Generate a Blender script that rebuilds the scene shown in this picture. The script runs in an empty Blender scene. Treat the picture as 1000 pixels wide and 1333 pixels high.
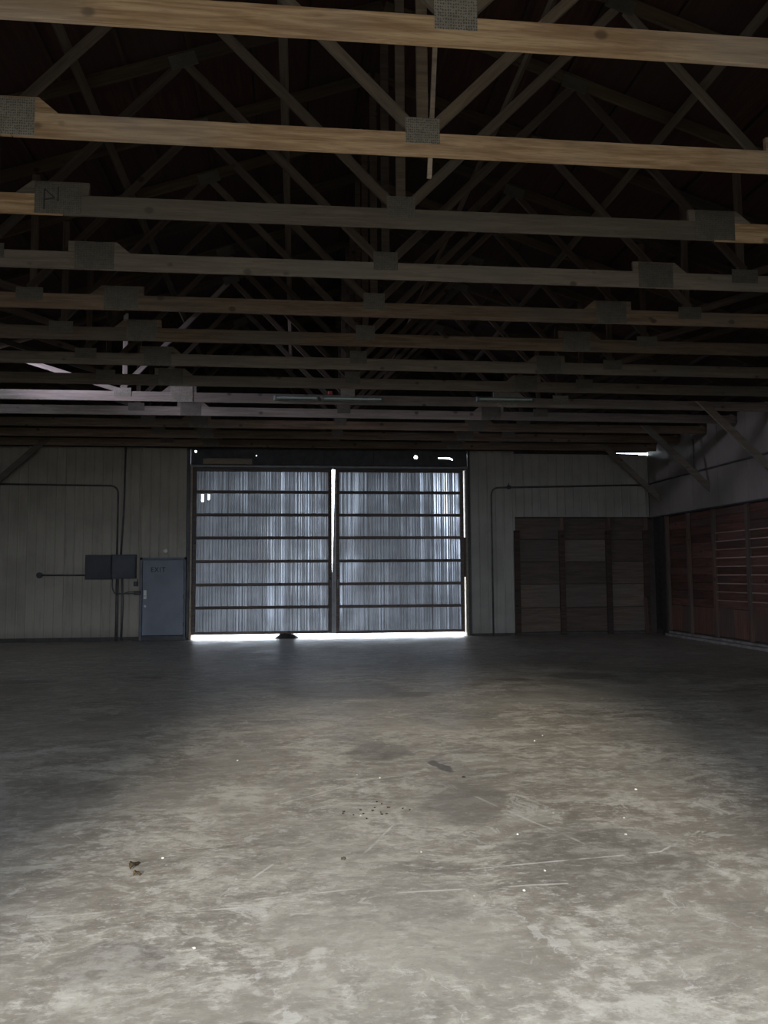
import bpy, bmesh, math, random
from mathutils import Vector, Matrix
random.seed(7)
SC = bpy.context.scene
COL = SC.collection

# ---------------------------------------------------------------- camera
yaw, pit, rol = 0.1082, 0.0784, 0.0066
def _rm():
    c, s = math.cos, math.sin
    Rz = Matrix(((c(yaw), s(yaw), 0), (-s(yaw), c(yaw), 0), (0, 0, 1)))
    Rx = Matrix(((1, 0, 0), (0, c(pit), -s(pit)), (0, s(pit), c(pit))))
    Ry = Matrix(((c(rol), 0, s(rol)), (0, 1, 0), (-s(rol), 0, c(rol))))
    return Rz @ Rx @ Ry
R = _rm()
cd = bpy.data.cameras.new('camera')
cam = bpy.data.objects.new('camera', cd)
COL.objects.link(cam)
cd.sensor_fit = 'HORIZONTAL'
cd.sensor_width = 36
cd.lens = 1053.75 * 36 / 1000
cd.clip_start = 0.05
cd.clip_end = 500
M = Matrix.Identity(4)
for r in range(3):
    M[r][0] = R[r][0]
    M[r][1] = R[r][2]
    M[r][2] = -R[r][1]
M[2][3] = 1.6
cam.matrix_world = M
SC.camera = cam

# ---------------------------------------------------------------- world, sun, daylight portals, added truss lamp, exposure
SKY = 15.0
SKYCOL = (0.80, 0.89, 1.0, 1)
world = bpy.data.worlds.new('overcast_sky')
SC.world = world
world.use_nodes = True
bg = world.node_tree.nodes['Background']
bg.inputs[0].default_value = SKYCOL
bg.inputs[1].default_value = SKY

def light(name, typ, loc, direction, **kw):
    l = bpy.data.lights.new(name, typ)
    for k, v in kw.items():
        setattr(l, k, v)
    o = bpy.data.objects.new(name, l)
    COL.objects.link(o)
    o.location = loc
    o.rotation_euler = Vector(direction).to_track_quat('-Z', 'Y').to_euler()
    return o
SUN_DIR = Vector((0.15, 1.0, -0.355))
light('sun', 'SUN', (0, -8, 8), SUN_DIR, energy=4.4, angle=math.radians(9.5), color=(1.0, 0.93, 0.80))
pf = light('daylight_portal_entrance', 'AREA', (-0.08, -1.25, 2.2), (0, 1, 0), shape='RECTANGLE', size=4.4, size_y=4.4)
pf.data.cycles.is_portal = True
pb = light('daylight_portal_far_door', 'AREA', (0.9, 21.75, 2.4), (0, -1, 0), shape='RECTANGLE', size=7.6, size_y=5.0)
pb.data.cycles.is_portal = True
light('added_truss_lamp', 'AREA', (-6.35, 14.5, 5.62), (4.6, 0.95, -0.5), shape='RECTANGLE', size=0.8, size_y=0.25,  # added lamp under the roof sheet, brightens the left of the ninth truss
      energy=20, color=(0.82, 0.80, 1.0), spread=math.radians(50))
vs = SC.view_settings
vs.view_transform = 'Standard'
vs.look = 'None'
vs.gamma = 1
vs.exposure = 0.0
vs.use_curve_mapping = False
SC.cycles.max_bounces = 8
SC.cycles.diffuse_bounces = 5
SC.cycles.glossy_bounces = 3
SC.cycles.transmission_bounces = 4
SC.cycles.sample_clamp_indirect = 4
SC.cycles.caustics_reflective = False
SC.cycles.caustics_refractive = False

# ---------------------------------------------------------------- dimensions (metres)
D = 21.2          # far wall face
XL, XR = -7.66, 9.61
CX = 0.977        # truss centre
ZC = 4.87         # underside of the bottom chords
CH = 0.184        # chord height
Y0 = -1.0         # entrance wall
def T(i):
    return 4.687 + i * 1.3233
HALF = 8.60
PITCH = 0.34
def zroof(rel):   # underside of top chord
    return ZC + CH + (HALF - abs(rel)) * PITCH

# ---------------------------------------------------------------- helpers
def mesh_obj(name, bm, mat=None, parent=None, loc=None, rot=None, kind=None, label=None, smooth=False):
    me = bpy.data.meshes.new(name)
    bmesh.ops.recalc_face_normals(bm, faces=bm.faces)
    bm.to_mesh(me)
    bm.free()
    if smooth:
        for p in me.polygons:
            p.use_smooth = True
    if mat:
        me.materials.append(mat)
    return link(name, me, parent, loc, rot, kind, label)

def link(name, me, parent=None, loc=None, rot=None, kind=None, label=None):
    o = bpy.data.objects.new(name, me)
    COL.objects.link(o)
    if parent:
        o.parent = parent
    if loc is not None:
        o.location = loc
    if rot is not None:
        o.rotation_euler = rot
    if kind:
        o['kind'] = kind
    if label:
        o['label'] = label
    return o

def empty(name, loc, label, cat, group=None, rotz=0):
    o = link(name, None, None, loc, (0, 0, rotz))
    o.empty_display_size = 0.2
    return tag(o, label, cat, group)

def tag(o, label, cat, group=None):
    o['label'] = label
    o['category'] = cat
    if group:
        o['group'] = group
    return o

def box(bm, x0, x1, y0, y1, z0, z1, mtx=None):
    v = [Vector((x, y, z)) for x in (x0, x1) for y in (y0, y1) for z in (z0, z1)]
    if mtx is not None:
        v = [mtx @ p for p in v]
    v = [bm.verts.new(p) for p in v]
    for f in ((0, 1, 3, 2), (4, 6, 7, 5), (0, 4, 5, 1), (2, 3, 7, 6), (0, 2, 6, 4), (1, 5, 7, 3)):
        bm.faces.new([v[i] for i in f])

def bevelled(x0, x1, y0, y1, z0, z1, b=0.004):
    bm = bmesh.new()
    box(bm, x0, x1, y0, y1, z0, z1)
    bmesh.ops.bevel(bm, geom=list(bm.edges), offset=b, segments=1, affect='EDGES')
    return bm

def prism(pts, y0, y1):   # polygon in XZ extruded along Y
    bm = bmesh.new()
    a = [bm.verts.new((x, y0, z)) for x, z in pts]
    b = [bm.verts.new((x, y1, z)) for x, z in pts]
    bm.faces.new(a)
    bm.faces.new(b[::-1])
    n = len(pts)
    for i in range(n):
        bm.faces.new((a[i], b[i], b[(i + 1) % n], a[(i + 1) % n]))
    return bm

def tube(bm, path, r, n=10):
    rings = []
    path = [Vector(p) for p in path]
    ref = None
    for i, p in enumerate(path):
        d = (path[min(i + 1, len(path) - 1)] - path[max(i - 1, 0)]).normalized()
        if ref is None:
            ref = d.orthogonal().normalized()
        u = (ref - d * ref.dot(d)).normalized()
        ref = u
        w = d.cross(u)
        rings.append([bm.verts.new(p + (u * math.cos(2 * math.pi * k / n) + w * math.sin(2 * math.pi * k / n)) * r) for k in range(n)])
    for a, b in zip(rings, rings[1:]):
        for k in range(n):
            bm.faces.new((a[k], a[(k + 1) % n], b[(k + 1) % n], b[k]))
    bm.faces.new(rings[0][::-1])
    bm.faces.new(rings[-1])

def lathe(bm, c, axis, prof, n=20):  # prof: (dist along axis, radius)
    axis = Vector(axis).normalized()
    u = axis.orthogonal().normalized()
    w = axis.cross(u)
    rings = []
    for t, r in prof:
        rings.append([bm.verts.new(Vector(c) + axis * t + (u * math.cos(2 * math.pi * k / n) + w * math.sin(2 * math.pi * k / n)) * max(r, 1e-4)) for k in range(n)])
    for a, b in zip(rings, rings[1:]):
        for k in range(n):
            bm.faces.new((a[k], a[(k + 1) % n], b[(k + 1) % n], b[k]))
    bm.faces.new(rings[0][::-1])
    bm.faces.new(rings[-1])

def bend(pts, r=0.15, n=6):   # round the corners of a polyline
    pts = [Vector(p) for p in pts]
    out = [pts[0]]
    for a, b, c in zip(pts, pts[1:], pts[2:]):
        d1, d2 = (a - b).normalized(), (c - b).normalized()
        p1, p2 = b + d1 * r, b + d2 * r
        for k in range(n + 1):
            t = k / n
            out.append(p1 * (1 - t) ** 2 + b * 2 * t * (1 - t) + p2 * t * t)
    out.append(pts[-1])
    return out

# ---------------------------------------------------------------- materials
class NT:
    def __init__(s, name):
        s.m = bpy.data.materials.new(name)
        s.m.use_nodes = True
        s.t = s.m.node_tree
        s.t.nodes.clear()
        s.out = s.t.nodes.new('ShaderNodeOutputMaterial')
        s.b = s.t.nodes.new('ShaderNodeBsdfPrincipled')
        s.t.links.new(s.b.outputs[0], s.out.inputs[0])
        s.co = s.t.nodes.new('ShaderNodeTexCoord').outputs['Object']
    def n(s, typ, **kw):
        nd = s.t.nodes.new('ShaderNode' + typ)
        for k, v in kw.items():
            setattr(nd, k, v)
        return nd
    def put(s, sock, v):
        if isinstance(v, bpy.types.NodeSocket):
            s.t.links.new(v, sock)
        elif v is not None:
            if hasattr(sock.default_value, '__len__') and not hasattr(v, '__len__'):
                v = [v] * len(sock.default_value)
            if hasattr(v, '__len__') and len(sock.default_value) == 4 and len(v) == 3:
                v = tuple(v) + (1,)
            sock.default_value = v
    def math(s, op, a, b=None, c=None, clamp=False):
        nd = s.n('Math', operation=op, use_clamp=clamp)
        s.put(nd.inputs[0], a)
        s.put(nd.inputs[1], b)
        s.put(nd.inputs[2], c)
        return nd.outputs[0]
    def vmath(s, op, a, b=None, scale=None):
        nd = s.n('VectorMath', operation=op)
        s.put(nd.inputs[0], a)
        s.put(nd.inputs[1], b)
        if scale is not None:
            s.put(nd.inputs['Scale'], scale)
        return nd.outputs['Value'] if op in ('LENGTH', 'DOT_PRODUCT', 'DISTANCE') else nd.outputs[0]
    def map(s, v, scale=(1, 1, 1), loc=(0, 0, 0), rot=(0, 0, 0)):
        nd = s.n('Mapping')
        s.put(nd.inputs[0], v)
        nd.inputs['Location'].default_value = loc
        nd.inputs['Rotation'].default_value = rot
        nd.inputs['Scale'].default_value = scale
        return nd.outputs[0]
    def noise(s, v, scale=5, detail=4, rough=0.55, dist=0):
        nd = s.n('TexNoise')
        s.put(nd.inputs['Vector'], v)
        nd.inputs['Scale'].default_value = scale
        nd.inputs['Detail'].default_value = detail
        nd.inputs['Roughness'].default_value = rough
        nd.inputs['Distortion'].default_value = dist
        return nd.outputs['Fac']
    def voro(s, v, scale=5, feature='F1', rnd=1.0):
        nd = s.n('TexVoronoi', feature=feature)
        s.put(nd.inputs['Vector'], v)
        nd.inputs['Scale'].default_value = scale
        nd.inputs['Randomness'].default_value = rnd
        return nd
    def step(s, v, a, b, lo=0.0, hi=1.0):
        nd = s.n('MapRange', interpolation_type='SMOOTHSTEP')
        s.put(nd.inputs['Value'], v)
        nd.inputs['From Min'].default_value = a
        nd.inputs['From Max'].default_value = b
        nd.inputs['To Min'].default_value = lo
        nd.inputs['To Max'].default_value = hi
        return nd.outputs[0]
    def mix(s, f, a, b, mode='MIX'):
        nd = s.n('Mix', data_type='RGBA', blend_type=mode)
        s.put(nd.inputs[0], f)
        s.put(nd.inputs[6], a)
        s.put(nd.inputs[7], b)
        return nd.outputs[2]
    def bump(s, h, strength=0.3, dist=0.01):
        nd = s.n('Bump')
        nd.inputs['Strength'].default_value = strength
        nd.inputs['Distance'].default_value = dist
        s.put(nd.inputs['Height'], h)
        s.t.links.new(nd.outputs[0], s.b.inputs['Normal'])
    def rand(s):
        return s.n('ObjectInfo').outputs['Random']
    def done(s, col, rough=0.7, metal=0.0, spec=0.5):
        s.put(s.b.inputs['Base Color'], col)
        s.put(s.b.inputs['Roughness'], rough)
        s.put(s.b.inputs['Metallic'], metal)
        s.b.inputs['Specular IOR Level'].default_value = spec
        return s.m

def wood(name, light_c, dark_c, grey=0.0, axis=0, knots=True, vary=0.5, spec=0.25):
    n = NT(name)
    rnd = n.rand()
    off = n.vmath('SCALE', (13.1, 7.7, 5.3), scale=rnd)
    co = n.vmath('ADD', n.co, off)
    sc = [14, 14, 14]
    sc[axis] = 0.9
    g = n.noise(n.map(co, tuple(sc)), 1.4, 6, 0.6, 0.6)
    g2 = n.noise(n.map(co, tuple(x * 6 for x in sc)), 1.2, 3, 0.6)
    c = n.mix(n.step(g, 0.32, 0.68), light_c, dark_c)
    c = n.mix(n.math('MULTIPLY', n.step(g2, 0.45, 0.7), 0.35), c, tuple(x * 0.55 for x in dark_c))
    if knots:
        ks = [4, 4, 4]
        ks[axis] = 3.0
        v = n.voro(n.map(co, tuple(ks)), 0.9)
        k = n.step(v.outputs['Distance'], 0.07, 0.16, 1.0, 0.0)
        c = n.mix(n.math('MULTIPLY', k, 0.75), c, tuple(x * 0.28 for x in dark_c))
    patch = n.step(n.noise(co, 0.55, 3, 0.5), 0.45, 0.66)
    lum = sum(light_c) / 3 * 0.75
    gcol = (lum * 1.05, lum, lum * 0.93)
    gf = n.math('MULTIPLY', n.math('ADD', n.math('MULTIPLY', patch, 0.55), grey), 0.8, clamp=True)
    c = n.mix(gf, c, gcol)
    if vary:
        hv = n.n('HueSaturation')
        n.put(hv.inputs['Value'], n.math('ADD', n.math('MULTIPLY', n.math('FRACT', n.math('MULTIPLY', rnd, 7.31)), vary), 1 - vary * 0.6))
        n.put(hv.inputs['Color'], c)
        c = hv.outputs[0]
    n.bump(g2, 0.25, 0.004)
    return n.done(c, 0.8, spec=spec)

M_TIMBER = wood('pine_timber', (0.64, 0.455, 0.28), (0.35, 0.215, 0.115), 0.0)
M_WEB = wood('shaded_web_timber', (0.26, 0.20, 0.14), (0.16, 0.12, 0.085), 0.15)  # webs of the nearest trusses, roof shade put into the colour
M_WEBD = wood('dark_shaded_web_timber', (0.115, 0.088, 0.07), (0.07, 0.052, 0.042), 0.0)  # webs farther back, deeper roof shade put into the colour
M_DAYLIT = wood('daylit_timber', (0.36, 0.31, 0.28), (0.24, 0.20, 0.18), 0.1)  # daylight on the ninth and tenth trusses put into a paler colour
M_CHORDD = wood('shaded_chord_timber', (0.27, 0.20, 0.14), (0.16, 0.11, 0.075), 0.05)  # chords farther back, darkened to paint in the shade
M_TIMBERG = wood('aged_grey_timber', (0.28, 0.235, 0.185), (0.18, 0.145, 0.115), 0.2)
M_WEBM = wood('mid_shaded_web_timber', (0.18, 0.14, 0.105), (0.11, 0.085, 0.062), 0.1)  # third truss webs, shade between near and far painted in
M_TOP = wood('shaded_top_chord_timber', (0.085, 0.06, 0.035), (0.05, 0.034, 0.022), 0.0)  # top chords darkened, the dimness under the roof is painted in
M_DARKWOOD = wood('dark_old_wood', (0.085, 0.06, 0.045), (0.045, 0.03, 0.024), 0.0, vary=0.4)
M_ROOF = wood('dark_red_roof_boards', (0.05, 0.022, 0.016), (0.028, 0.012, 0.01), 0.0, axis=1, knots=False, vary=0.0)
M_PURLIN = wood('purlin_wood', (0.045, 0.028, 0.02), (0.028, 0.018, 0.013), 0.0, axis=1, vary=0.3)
M_REDWOOD = wood('red_brown_planks', (0.135, 0.068, 0.052), (0.085, 0.042, 0.033), 0.0, axis=1, vary=0.6)
M_REDPLY = wood('worn_red_plywood', (0.20, 0.105, 0.075), (0.12, 0.062, 0.046), 0.05, axis=2, knots=False, vary=0.5)
M_POST = wood('weathered_post', (0.17, 0.105, 0.08), (0.10, 0.06, 0.047), 0.1, axis=2, vary=0.3)
M_LEDGE = wood('lit_edge_wood', (0.42, 0.30, 0.24), (0.28, 0.19, 0.15), 0.0, axis=1)  # paler wood paints the light on the upper plank edges
M_PLY = wood('dirty_plywood', (0.165, 0.125, 0.10), (0.10, 0.075, 0.06), 0.05, axis=0, knots=False, vary=0.6)
M_GIRT = wood('door_rail_wood', (0.20, 0.155, 0.14), (0.12, 0.095, 0.088), 0.1, axis=0, vary=0.3)
M_PALEWOOD = wood('pale_board', (0.5, 0.4, 0.29), (0.34, 0.26, 0.19), 0.15)

def simple(name, col, rough=0.6, metal=0.0, var=0.25, scale=6, bump=0.0, spec=0.4):
    n = NT(name)
    f = n.noise(n.co, scale, 5, 0.6)
    c = n.mix(n.step(f, 0.35, 0.7), col, tuple(x * (1 - var) for x in col))
    if bump:
        n.bump(n.noise(n.co, scale * 8, 4), bump, 0.004)
    return n.done(c, n.step(f, 0.3, 0.7, rough - 0.08, rough + 0.08), metal, spec)

M_PLATE = None
def plate_mat(name='galvanised_nail_plate', d=1.0):
    n = NT(name)
    v = n.voro(n.map(n.co, (62, 1, 50)), 1.0, rnd=0.3)
    hole = n.step(v.outputs['Distance'], 0.25, 0.42)
    f = n.noise(n.co, 9, 4)
    c = n.mix(n.step(f, 0.3, 0.7), tuple(d * q for q in (0.37, 0.34, 0.29)), tuple(d * q for q in (0.27, 0.25, 0.21)))
    c = n.mix(n.math('MULTIPLY', n.math('SUBTRACT', 1.0, hole), 0.75), c, (0.07, 0.065, 0.055))
    n.bump(hole, 0.6, 0.003)
    return n.done(c, 0.55, 0.2)
M_PLATE = plate_mat()
M_PLATED = plate_mat('shaded_nail_plate', 0.5)  # darker copy for plates farther back, shade painted into the colour

def cladding_mat(name, col, grime=1.0):
    n = NT(name)
    rnd = n.rand()
    co = n.vmath('ADD', n.co, n.vmath('SCALE', (9.0, 3.0, 0.0), scale=rnd))
    st = n.noise(n.map(co, (9, 9, 0.5)), 1.5, 5, 0.6)
    f = n.noise(co, 1.2, 5)
    c = n.mix(n.step(f, 0.35, 0.7), col, tuple(x * 0.8 for x in col))
    c = n.mix(n.math('MULTIPLY', n.step(st, 0.5, 0.75), 0.35 * grime), c, tuple(x * 0.45 for x in col))
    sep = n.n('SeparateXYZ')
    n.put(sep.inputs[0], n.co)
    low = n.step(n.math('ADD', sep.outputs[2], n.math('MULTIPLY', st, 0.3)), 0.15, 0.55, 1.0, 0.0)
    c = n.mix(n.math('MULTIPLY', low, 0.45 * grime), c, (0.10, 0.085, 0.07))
    n.bump(f, 0.1, 0.01)
    return n.done(c, 0.6, 0.0, 0.35)
M_CLAD = cladding_mat('beige_metal_cladding', (0.38, 0.345, 0.29))
M_CLADR = cladding_mat('grey_beige_cladding', (0.36, 0.34, 0.31), 0.6)
M_UPPER = cladding_mat('pale_wall_sheet', (0.26, 0.235, 0.215), 0.5)
M_BASE = simple('dark_base_concrete', (0.07, 0.065, 0.062), 0.85)
M_DARK = simple('dark_corner_boards', (0.03, 0.028, 0.027), 0.85)  # near-black colour for the boards in the far right corner
M_HEADER = simple('dark_header_boards', (0.07, 0.07, 0.078), 0.7)
M_STEEL = simple('dark_steel', (0.055, 0.056, 0.062), 0.5, 0.3)
M_CONDUIT = simple('grey_conduit', (0.12, 0.115, 0.115), 0.5, 0.3)
M_CABINET = simple('charcoal_cabinet', (0.05, 0.052, 0.06), 0.5, 0.2, scale=3)
M_CABINET2 = simple('slate_cabinet', (0.062, 0.066, 0.08), 0.5, 0.2, scale=3)
M_DOORBLUE = simple('grey_blue_door_paint', (0.20, 0.225, 0.275), 0.5, 0.0, 0.15, 2)
M_WHITE = simple('white_enamel', (0.75, 0.75, 0.72), 0.4)
M_CHROME = simple('worn_bright_metal', (0.6, 0.6, 0.6), 0.35, 0.8)
M_INK = simple('dark_stencil_paint', (0.045, 0.05, 0.06), 0.7)
M_KERB = simple('worn_concrete_kerb', (0.26, 0.24, 0.225), 0.9, var=0.4, bump=0.4)
M_SHELL = simple('outer_wall_dark', (0.07, 0.055, 0.048), 0.9)
M_TRIMG = simple('grey_door_trim', (0.32, 0.32, 0.33), 0.5)
M_LEAF = simple('dry_leaf', (0.20, 0.14, 0.075), 0.8, scale=40, var=0.5)
M_CHIP = simple('dark_bark_chip', (0.05, 0.04, 0.032), 0.9)
M_PEB = simple('pale_pebble', (0.75, 0.72, 0.66), 0.8)
M_MUD = simple('dark_dirt', (0.06, 0.055, 0.052), 0.95, bump=0.6, scale=12)
M_TUBE = simple('light_patch_tube', (0.62, 0.80, 0.75), 0.25, 0, 0.05, 2, spec=0.6)  # pale green stands in for light patches on the chord
M_FIXT = simple('dull_green_grey_enamel', (0.20, 0.235, 0.225), 0.5)
M_RED = simple('red_plastic', (0.5, 0.09, 0.07), 0.5)

def door_sheet_mat(name, amt, grad=None):
    # ribbed sheet; long light streaks are put in as a translucency mask
    n = NT(name)
    sep = n.n('SeparateXYZ')
    n.put(sep.inputs[0], n.co)
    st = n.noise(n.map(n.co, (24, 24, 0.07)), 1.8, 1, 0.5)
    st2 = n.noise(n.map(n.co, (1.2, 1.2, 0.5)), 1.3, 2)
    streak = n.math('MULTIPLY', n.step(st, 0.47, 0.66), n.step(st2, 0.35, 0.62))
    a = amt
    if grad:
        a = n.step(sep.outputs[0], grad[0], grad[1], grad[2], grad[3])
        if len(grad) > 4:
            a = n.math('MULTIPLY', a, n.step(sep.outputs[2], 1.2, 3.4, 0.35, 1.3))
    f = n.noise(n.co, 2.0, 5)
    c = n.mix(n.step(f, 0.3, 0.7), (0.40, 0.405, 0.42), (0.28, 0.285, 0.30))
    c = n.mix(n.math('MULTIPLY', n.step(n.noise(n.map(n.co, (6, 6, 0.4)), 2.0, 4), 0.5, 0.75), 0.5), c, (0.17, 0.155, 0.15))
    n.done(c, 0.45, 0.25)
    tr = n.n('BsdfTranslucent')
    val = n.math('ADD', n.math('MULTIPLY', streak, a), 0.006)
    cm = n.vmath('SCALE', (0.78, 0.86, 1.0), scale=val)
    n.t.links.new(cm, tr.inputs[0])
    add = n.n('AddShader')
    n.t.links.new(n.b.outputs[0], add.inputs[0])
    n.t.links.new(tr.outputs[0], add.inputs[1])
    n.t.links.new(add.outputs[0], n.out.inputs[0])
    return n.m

def floor_mat():
    n = NT('worn_concrete')
    co = n.co
    warp = n.n('TexNoise')
    n.put(warp.inputs['Vector'], co)
    warp.inputs['Scale'].default_value = 1.6
    warp.inputs['Detail'].default_value = 5
    wv = n.vmath('SCALE', n.vmath('SUBTRACT', warp.outputs['Color'], (0.5, 0.5, 0.5)), scale=0.7)
    cw = n.vmath('ADD', co, wv)
    big = n.noise(co, 0.33, 6, 0.6, 0.3)
    mid = n.noise(cw, 1.1, 7, 0.62, 0.4)
    fine = n.noise(co, 9, 8, 0.7)
    grit = n.noise(co, 55, 4, 0.6)
    c = n.mix(n.step(n.math('ADD', big, n.math('MULTIPLY', n.math('SUBTRACT', fine, 0.5), 0.35)), 0.36, 0.64), (0.255, 0.226, 0.186), (0.35, 0.318, 0.268))
    worn = n.step(n.math('ADD', mid, n.math('MULTIPLY', n.math('SUBTRACT', fine, 0.5), 0.9)), 0.50, 0.66)
    c = n.mix(n.math('MULTIPLY', worn, 0.72), c, (0.50, 0.47, 0.41))
    dk = n.step(n.math('ADD', n.noise(n.map(cw, (1, 1.5, 1), (7, 3, 0)), 0.75, 6, 0.6), n.math('MULTIPLY', n.math('SUBTRACT', fine, 0.5), 0.4)), 0.55, 0.63)
    c = n.mix(n.math('MULTIPLY', dk, 0.38), c, (0.155, 0.142, 0.122))
    brown = n.step(n.noise(n.map(co, (1, 1, 1), (31, 12, 0)), 0.6, 5), 0.56, 0.7)
    c = n.mix(n.math('MULTIPLY', brown, 0.35), c, (0.21, 0.165, 0.13))
    # light scuffs, crisp edged
    sc = n.noise(n.map(cw, (1.6, 0.7, 1), (3, 19, 0)), 2.3, 8, 0.7, 0.6)
    c = n.mix(n.math('MULTIPLY', n.step(sc, 0.585, 0.63), 0.55), c, (0.55, 0.53, 0.48))
    wz = n.step(n.math('ADD', n.noise(n.map(cw, (1, 1, 1), (17, 23, 0)), 0.7, 4, 0.55), n.math('MULTIPLY', n.math('SUBTRACT', fine, 0.5), 0.3)), 0.36, 0.60, 0.35, 1.0)
    m4 = n.noise(n.map(cw, (0.6, 1.3, 1), (11, 5, 0)), 4.2, 8, 0.72, 0.3)
    c = n.mix(n.math('MULTIPLY', n.math('MULTIPLY', n.step(m4, 0.5, 0.60), wz), 0.7), c, (0.48, 0.45, 0.385))
    c = n.mix(n.math('MULTIPLY', n.math('MULTIPLY', n.step(m4, 0.5, 0.40), wz), 0.55), c, (0.165, 0.145, 0.12))
    m5 = n.noise(n.map(co, (0.7, 1.4, 1), (2, 8, 0)), 17, 6, 0.75, 0.2)
    c = n.mix(n.math('MULTIPLY', n.math('MULTIPLY', n.step(m5, 0.53, 0.64), wz), 0.6), c, (0.58, 0.55, 0.49))
    c = n.mix(n.math('MULTIPLY', n.math('MULTIPLY', n.step(m5, 0.47, 0.36), wz), 0.4), c, (0.14, 0.125, 0.10))
    # pits and grit
    pit_ = n.step(grit, 0.62, 0.70)
    c = n.mix(n.math('MULTIPLY', pit_, 0.35), c, (0.11, 0.10, 0.085))
    sp = n.voro(co, 7.0)
    spk = n.math('MULTIPLY', n.step(sp.outputs['Distance'], 0.02, 0.075, 1, 0), n.step(n.noise(co, 2.1, 3), 0.5, 0.6))
    c = n.mix(n.math('MULTIPLY', spk, 0.8), c, (0.68, 0.66, 0.60))
    # oil stains: (x, y, rx, ry, strength)
    edge = n.vmath('SCALE', n.vmath('SUBTRACT', warp.outputs['Color'], (0.5, 0.5, 0.5)), scale=0.55)
    ce = n.vmath('ADD', co, edge)
    for (x, y, rx, ry, s_) in ((1.2, 6.85, 0.07, 0.20, 0.85), (0.76, 7.55, 0.30, 0.35, 0.45), (-0.18, 2.95, 0.11, 0.10, 0.6),
                               (1.55, 11.0, 0.28, 0.22, 0.55), (4.5, 12.5, 0.55, 0.4, 0.5), (1.75, 4.6, 0.55, 0.5, 0.3),
                               (1.2, 5.9, 0.30, 0.5, 0.35), (-4.2, 13.2, 0.5, 0.25, 0.6), (-2.4, 13.4, 0.25, 0.15, 0.7),
                               (0.6, 11.6, 0.9, 0.8, 0.5), (3.3, 12.3, 0.25, 0.22, 0.6), (-1.9, 6.1, 0.5, 0.8, 0.4),
                               (5.6, 8.6, 0.7, 0.8, 0.35), (-0.75, 3.6, 0.25, 0.16, 0.35)):
        d = n.vmath('LENGTH', n.vmath('MULTIPLY', n.vmath('SUBTRACT', ce, (x, y, 0)), (1 / rx, 1 / ry, 0)))
        m_ = n.math('MULTIPLY', n.step(d, 0.85, 1.25, 1, 0), s_)
        c = n.mix(m_, c, (0.105, 0.095, 0.085))
    # long scratches: segments
    cs = n.vmath('ADD', co, n.vmath('SCALE', wv, scale=0.06))
    brk = n.step(n.noise(co, 3.5, 4), 0.42, 0.55)
    for (ax, ay, bx, by, w, s_) in ((-1.3, 4.12, -0.75, 4.14, 0.010, 0.7), (0.95, 4.48, 2.1, 4.62, 0.009, 0.7), (2.1, 4.62, 2.5, 4.95, 0.008, 0.6),
                                    (-0.25, 4.2, 0.5, 4.3, 0.008, 0.5), (0.5, 4.2, 1.4, 4.22, 0.010, 0.6), 
                                    (-0.3, 4.35, -0.12, 4.7, 0.008, 0.6), (0.35, 4.7, 0.62, 5.3, 0.008, 0.5), (-0.1, 5.9, 0.7, 6.6, 0.012, 0.5),
                                    (1.25, 6.0, 1.75, 4.7, 0.012, 0.4), (-5.5, 7.5, -2.4, 9.6, 0.05, 0.3), (-0.6, 4.1, -0.1, 4.12, 0.008, 0.6)):
        ab = Vector((bx - ax, by - ay, 0))
        L2 = ab.length_squared
        pa = n.vmath('SUBTRACT', cs, (ax, ay, 0))
        h = n.math('DIVIDE', n.vmath('DOT_PRODUCT', pa, tuple(ab)), L2, clamp=True)
        d = n.vmath('LENGTH', n.vmath('MULTIPLY', n.vmath('SUBTRACT', pa, n.vmath('SCALE', tuple(ab), scale=h)), (1, 1, 0)))
        m_ = n.math('MULTIPLY', n.math('MULTIPLY', n.step(d, w * 0.4, w * 1.4, 1, 0), s_), brk)
        c = n.mix(m_, c, (0.62, 0.60, 0.55))
    n.bump(n.math('ADD', n.math('MULTIPLY', fine, 0.6), n.math('MULTIPLY', grit, 0.3)), 0.35, 0.006)
    return n.done(c, n.math('ADD', n.step(mid, 0.3, 0.7, 0.36, 0.5), n.math('MULTIPLY', n.math('SUBTRACT', fine, 0.5), 0.5)), 0.0, 0.45)
M_FLOOR = floor_mat()
M_OUT = simple('gravel_yard', (0.17, 0.15, 0.12), 0.95, var=0.3, scale=2)

# ---------------------------------------------------------------- setting: floor, yard, shell
bm = bmesh.new()
box(bm, XL - 0.2, XR + 0.5, Y0 - 0.2, D + 0.3, -0.2, 0.0)
mesh_obj('floor', bm, M_FLOOR, kind='structure')
bm = bmesh.new()
box(bm, -90, 90, -90, 110, -0.3, -0.2005)
box(bm, -90, 90, -90, Y0 - 0.2, -0.2, -0.02)
box(bm, -90, 90, D + 0.3, 110, -0.2, -0.015)
mesh_obj('ground', bm, M_OUT, kind='structure')
bm = bmesh.new()
box(bm, -12, 14, D + 0.3, D + 9, -0.015, -0.004)
mesh_obj('ground', bm, simple('pale_concrete_apron', (0.52, 0.51, 0.48), 0.9), kind='structure')

ZE = 5.0
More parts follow.
